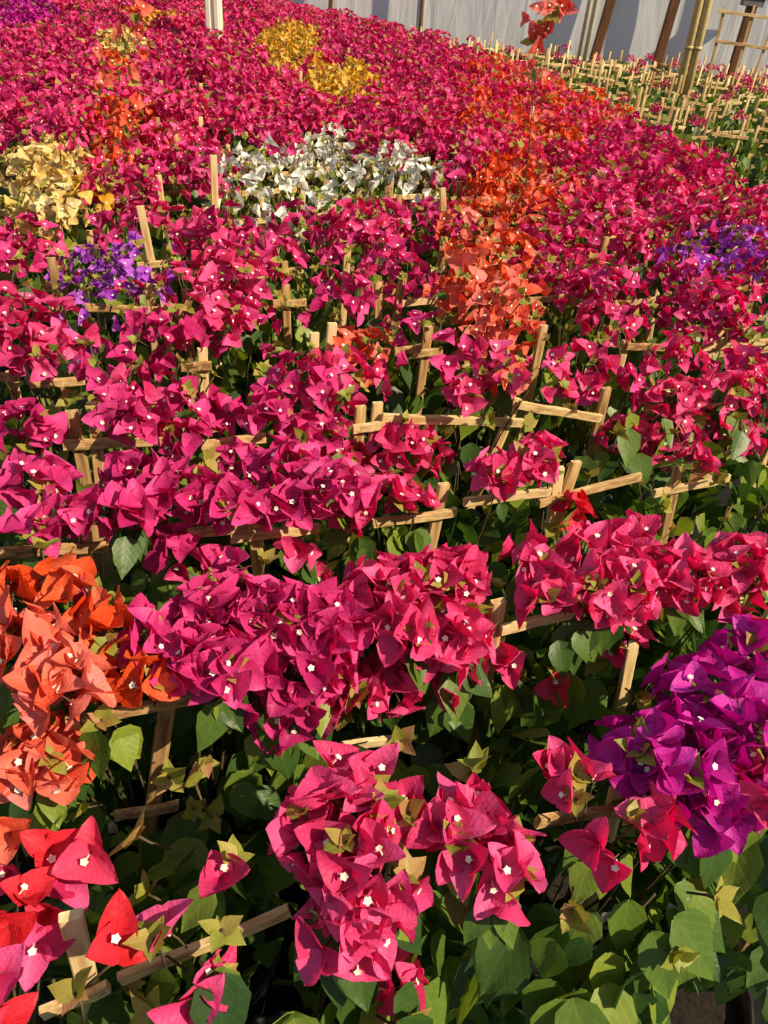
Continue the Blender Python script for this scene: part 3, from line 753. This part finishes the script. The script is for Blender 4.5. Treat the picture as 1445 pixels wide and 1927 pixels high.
            fc_ = link('flower_cluster', m_cluster(colr, R.randrange(6)), t, Matrix.Translation(c0) @ frame((rr * cos(th) * 3, rr * sin(th) * 3, 1), R.uniform(0, 6.28)) @ Matrix.Scale(s, 4)); fc_['kind'] = 'stuff'
    for (f, colr, s, stem, fl) in P.get('spray', ()):
        pts = [at_fwd(x, y, f) for x, y in stem]; pts.append(Vector((p.x, p.y, .6)))
        mb = MB(); tube(mb, [q_ - p for q_ in pts], [.0009, .0012, .0014, .0016, .0018, .003][:len(pts)], 5); link('branch', mb.mesh('branch', [STEM]), t)
        for (x, y) in fl:
            c0 = at_fwd(x, y, f + R.uniform(-.05, .05)); near_ = min(pts, key=lambda q_: (q_ - c0).length)
            ax = ((c0 - near_) * 6 + (CP - c0).normalized() * .8 + Vector((R.gauss(0, .3), R.gauss(0, .3), .2))).normalized()
            put_flower(t, p, c0, ax, colr, 1, R, s)
            if R.random() < .4: put_tip(t, p, c0 + Vector((R.gauss(0, .02), 0, -.03)), ax, 1, R, 3, 1.2)
    P['cols'] = cols; P['obj'] = t
for i, P in enumerate(things): build(P, i)

# ------------------------------------------------------------------ names for each plant
odd = {}
for k, L_ in byrow.items():
    vis = [P for P in L_ if 'obj' in P]
    n = 0
    for P in vis:
        edge = None if -110 < P['px'] < W + 110 else ('left' if P['px'] < 0 else 'right')
        if not edge: n += 1
        cols = P['cols']; top = max(set(cols), key=cols.count) if cols else None
        if P['green']:
            if P['q'].y < 6.3: lab, g = 'leafy green bougainvillea on pale trellis by the walkway', 'green plants by the walkway'; odd.setdefault((lab, g), []).append(P)
            elif P['px'] < 1150: lab, g = 'leafy green bougainvillea on a trellis left of the grey double pipe', 'green plants left of the double pipe'
            else: lab, g = 'leafy green bougainvillea on a trellis far back around the yellowed double pipe', 'green plants at the far right'
        elif k <= 9 and top in ('magenta', 'rose', None) or k <= 6:
            ct = KIND_TXT[top] if top else 'mostly leafy'
            lab = f'{ct} bougainvillea in a black pot, {"front" if k == 0 else ORD[k]} row, ' + (f'cut by {edge} picture edge' if edge else f'{ORD[n - 1]} from left')
            g = 'potted bougainvillea in the close rows'
        elif top in ('magenta', 'rose', None):
            band = 'middle distance' if k < 13 else 'far distance'
            side = 'left' if P['px'] < 480 else ('centre' if P['px'] < 960 else 'right')
            lab, g = f'magenta-pink bougainvillea in the dense blooming mass, {band}, {side} of picture', f'magenta plants, {band}, {side}'
            if k < 13: lab = f'magenta-pink bougainvillea, {band}, {side}'; odd.setdefault((lab, g), []).append(P)
        else:
            side = 'left' if P['px'] < 350 else ('centre' if P['px'] < 820 else 'right')
            band = 'middle distance' if k < 13 else 'far distance'
            lab, g = f'{KIND_TXT[top]} bougainvillea among magenta ones, {band}, {side}', f'{KIND_TXT[top]} plants, {band}, {side}'
            odd.setdefault((lab, g), []).append(P)
        tag(P['obj'], lab, 'plant', g)

for (lab, g), L_ in odd.items():
    L_.sort(key=lambda P: P['px'])
    if len(L_) > 1:
        for i, P in enumerate(L_): P['obj']['label'] = f'{lab}, {ORD[min(i, 15)]} from left of its kind there'

# ------------------------------------------------------------------ plants beyond the three hundred largest: one mass
if far:
    mb = MB(); mats = [LF, STEM, BR['magenta'], FLO, LY, BR['rose'], WOOD, POT]
    def add_me(me, M, remap):
        vs_ = [tuple(v.co) for v in me.vertices]; b = len(mb.v); mb.v += [tuple(M @ Vector(v)) for v in vs_]
        rr = R.random()
        for po in me.polygons:
            mb.f.append(tuple(b + i for i in po.vertices)); mb.m.append(remap[po.material_index])
            for li in po.loop_indices:
                mb.uv.append(tuple(me.uv_layers[0].data[li].uv)); mb.r.append((me.attributes['rnd'].data[li].value + rr) % 1)
    R = random.Random(77)
    for P in far:
        T = Matrix.Translation(P['p'] + Vector((0, 0, P.get('lift', 0))))
        add_me(m_foliage('g', R.randrange(3), 60), T @ Matrix.Rotation(R.uniform(0, 6), 4, 'Z'), [0, 1])
        add_me(m_pot(), Matrix.Translation(P['p']), [7])
        for i in range(7 if not P['green'] else R.choice((0, 0, 1, 2))):
            th = i * 2.4 + R.uniform(-.5, .5); rr = .15 * sqrt((i + .3) / 7)
            c0 = Vector((rr * cos(th), rr * sin(th), R.uniform(.86, 1.0)))
            add_me(m_cluster('magenta', R.randrange(6)), T @ Matrix.Translation(c0) @ Matrix.Rotation(R.uniform(0, 6), 4, 'Z') @ Matrix.Scale(.5 if P['green'] else 1, 4), [R.choice((2, 2, 5)), 3, 4])
        for (nm, a, b_, fc) in stakes_for(P, R):
            d = b_ - a; z = d.normalized(); y = Vector(fc); y = (y - z * y.dot(z)).normalized(); x = y.cross(z)
            M = Matrix((x, y, d)).transposed().to_4x4(); M.translation = a; add_me(LATHS[0], M, [6])
    o = link('distant_bougainvillea', mb.mesh('distant_bougainvillea', mats))
    tag(o, 'farthest mass of bougainvillea plants along the film wall', 'plants', None, 'stuff')
print('plants', len(plants), 'things', len(things), 'objects', len(bpy.data.objects))
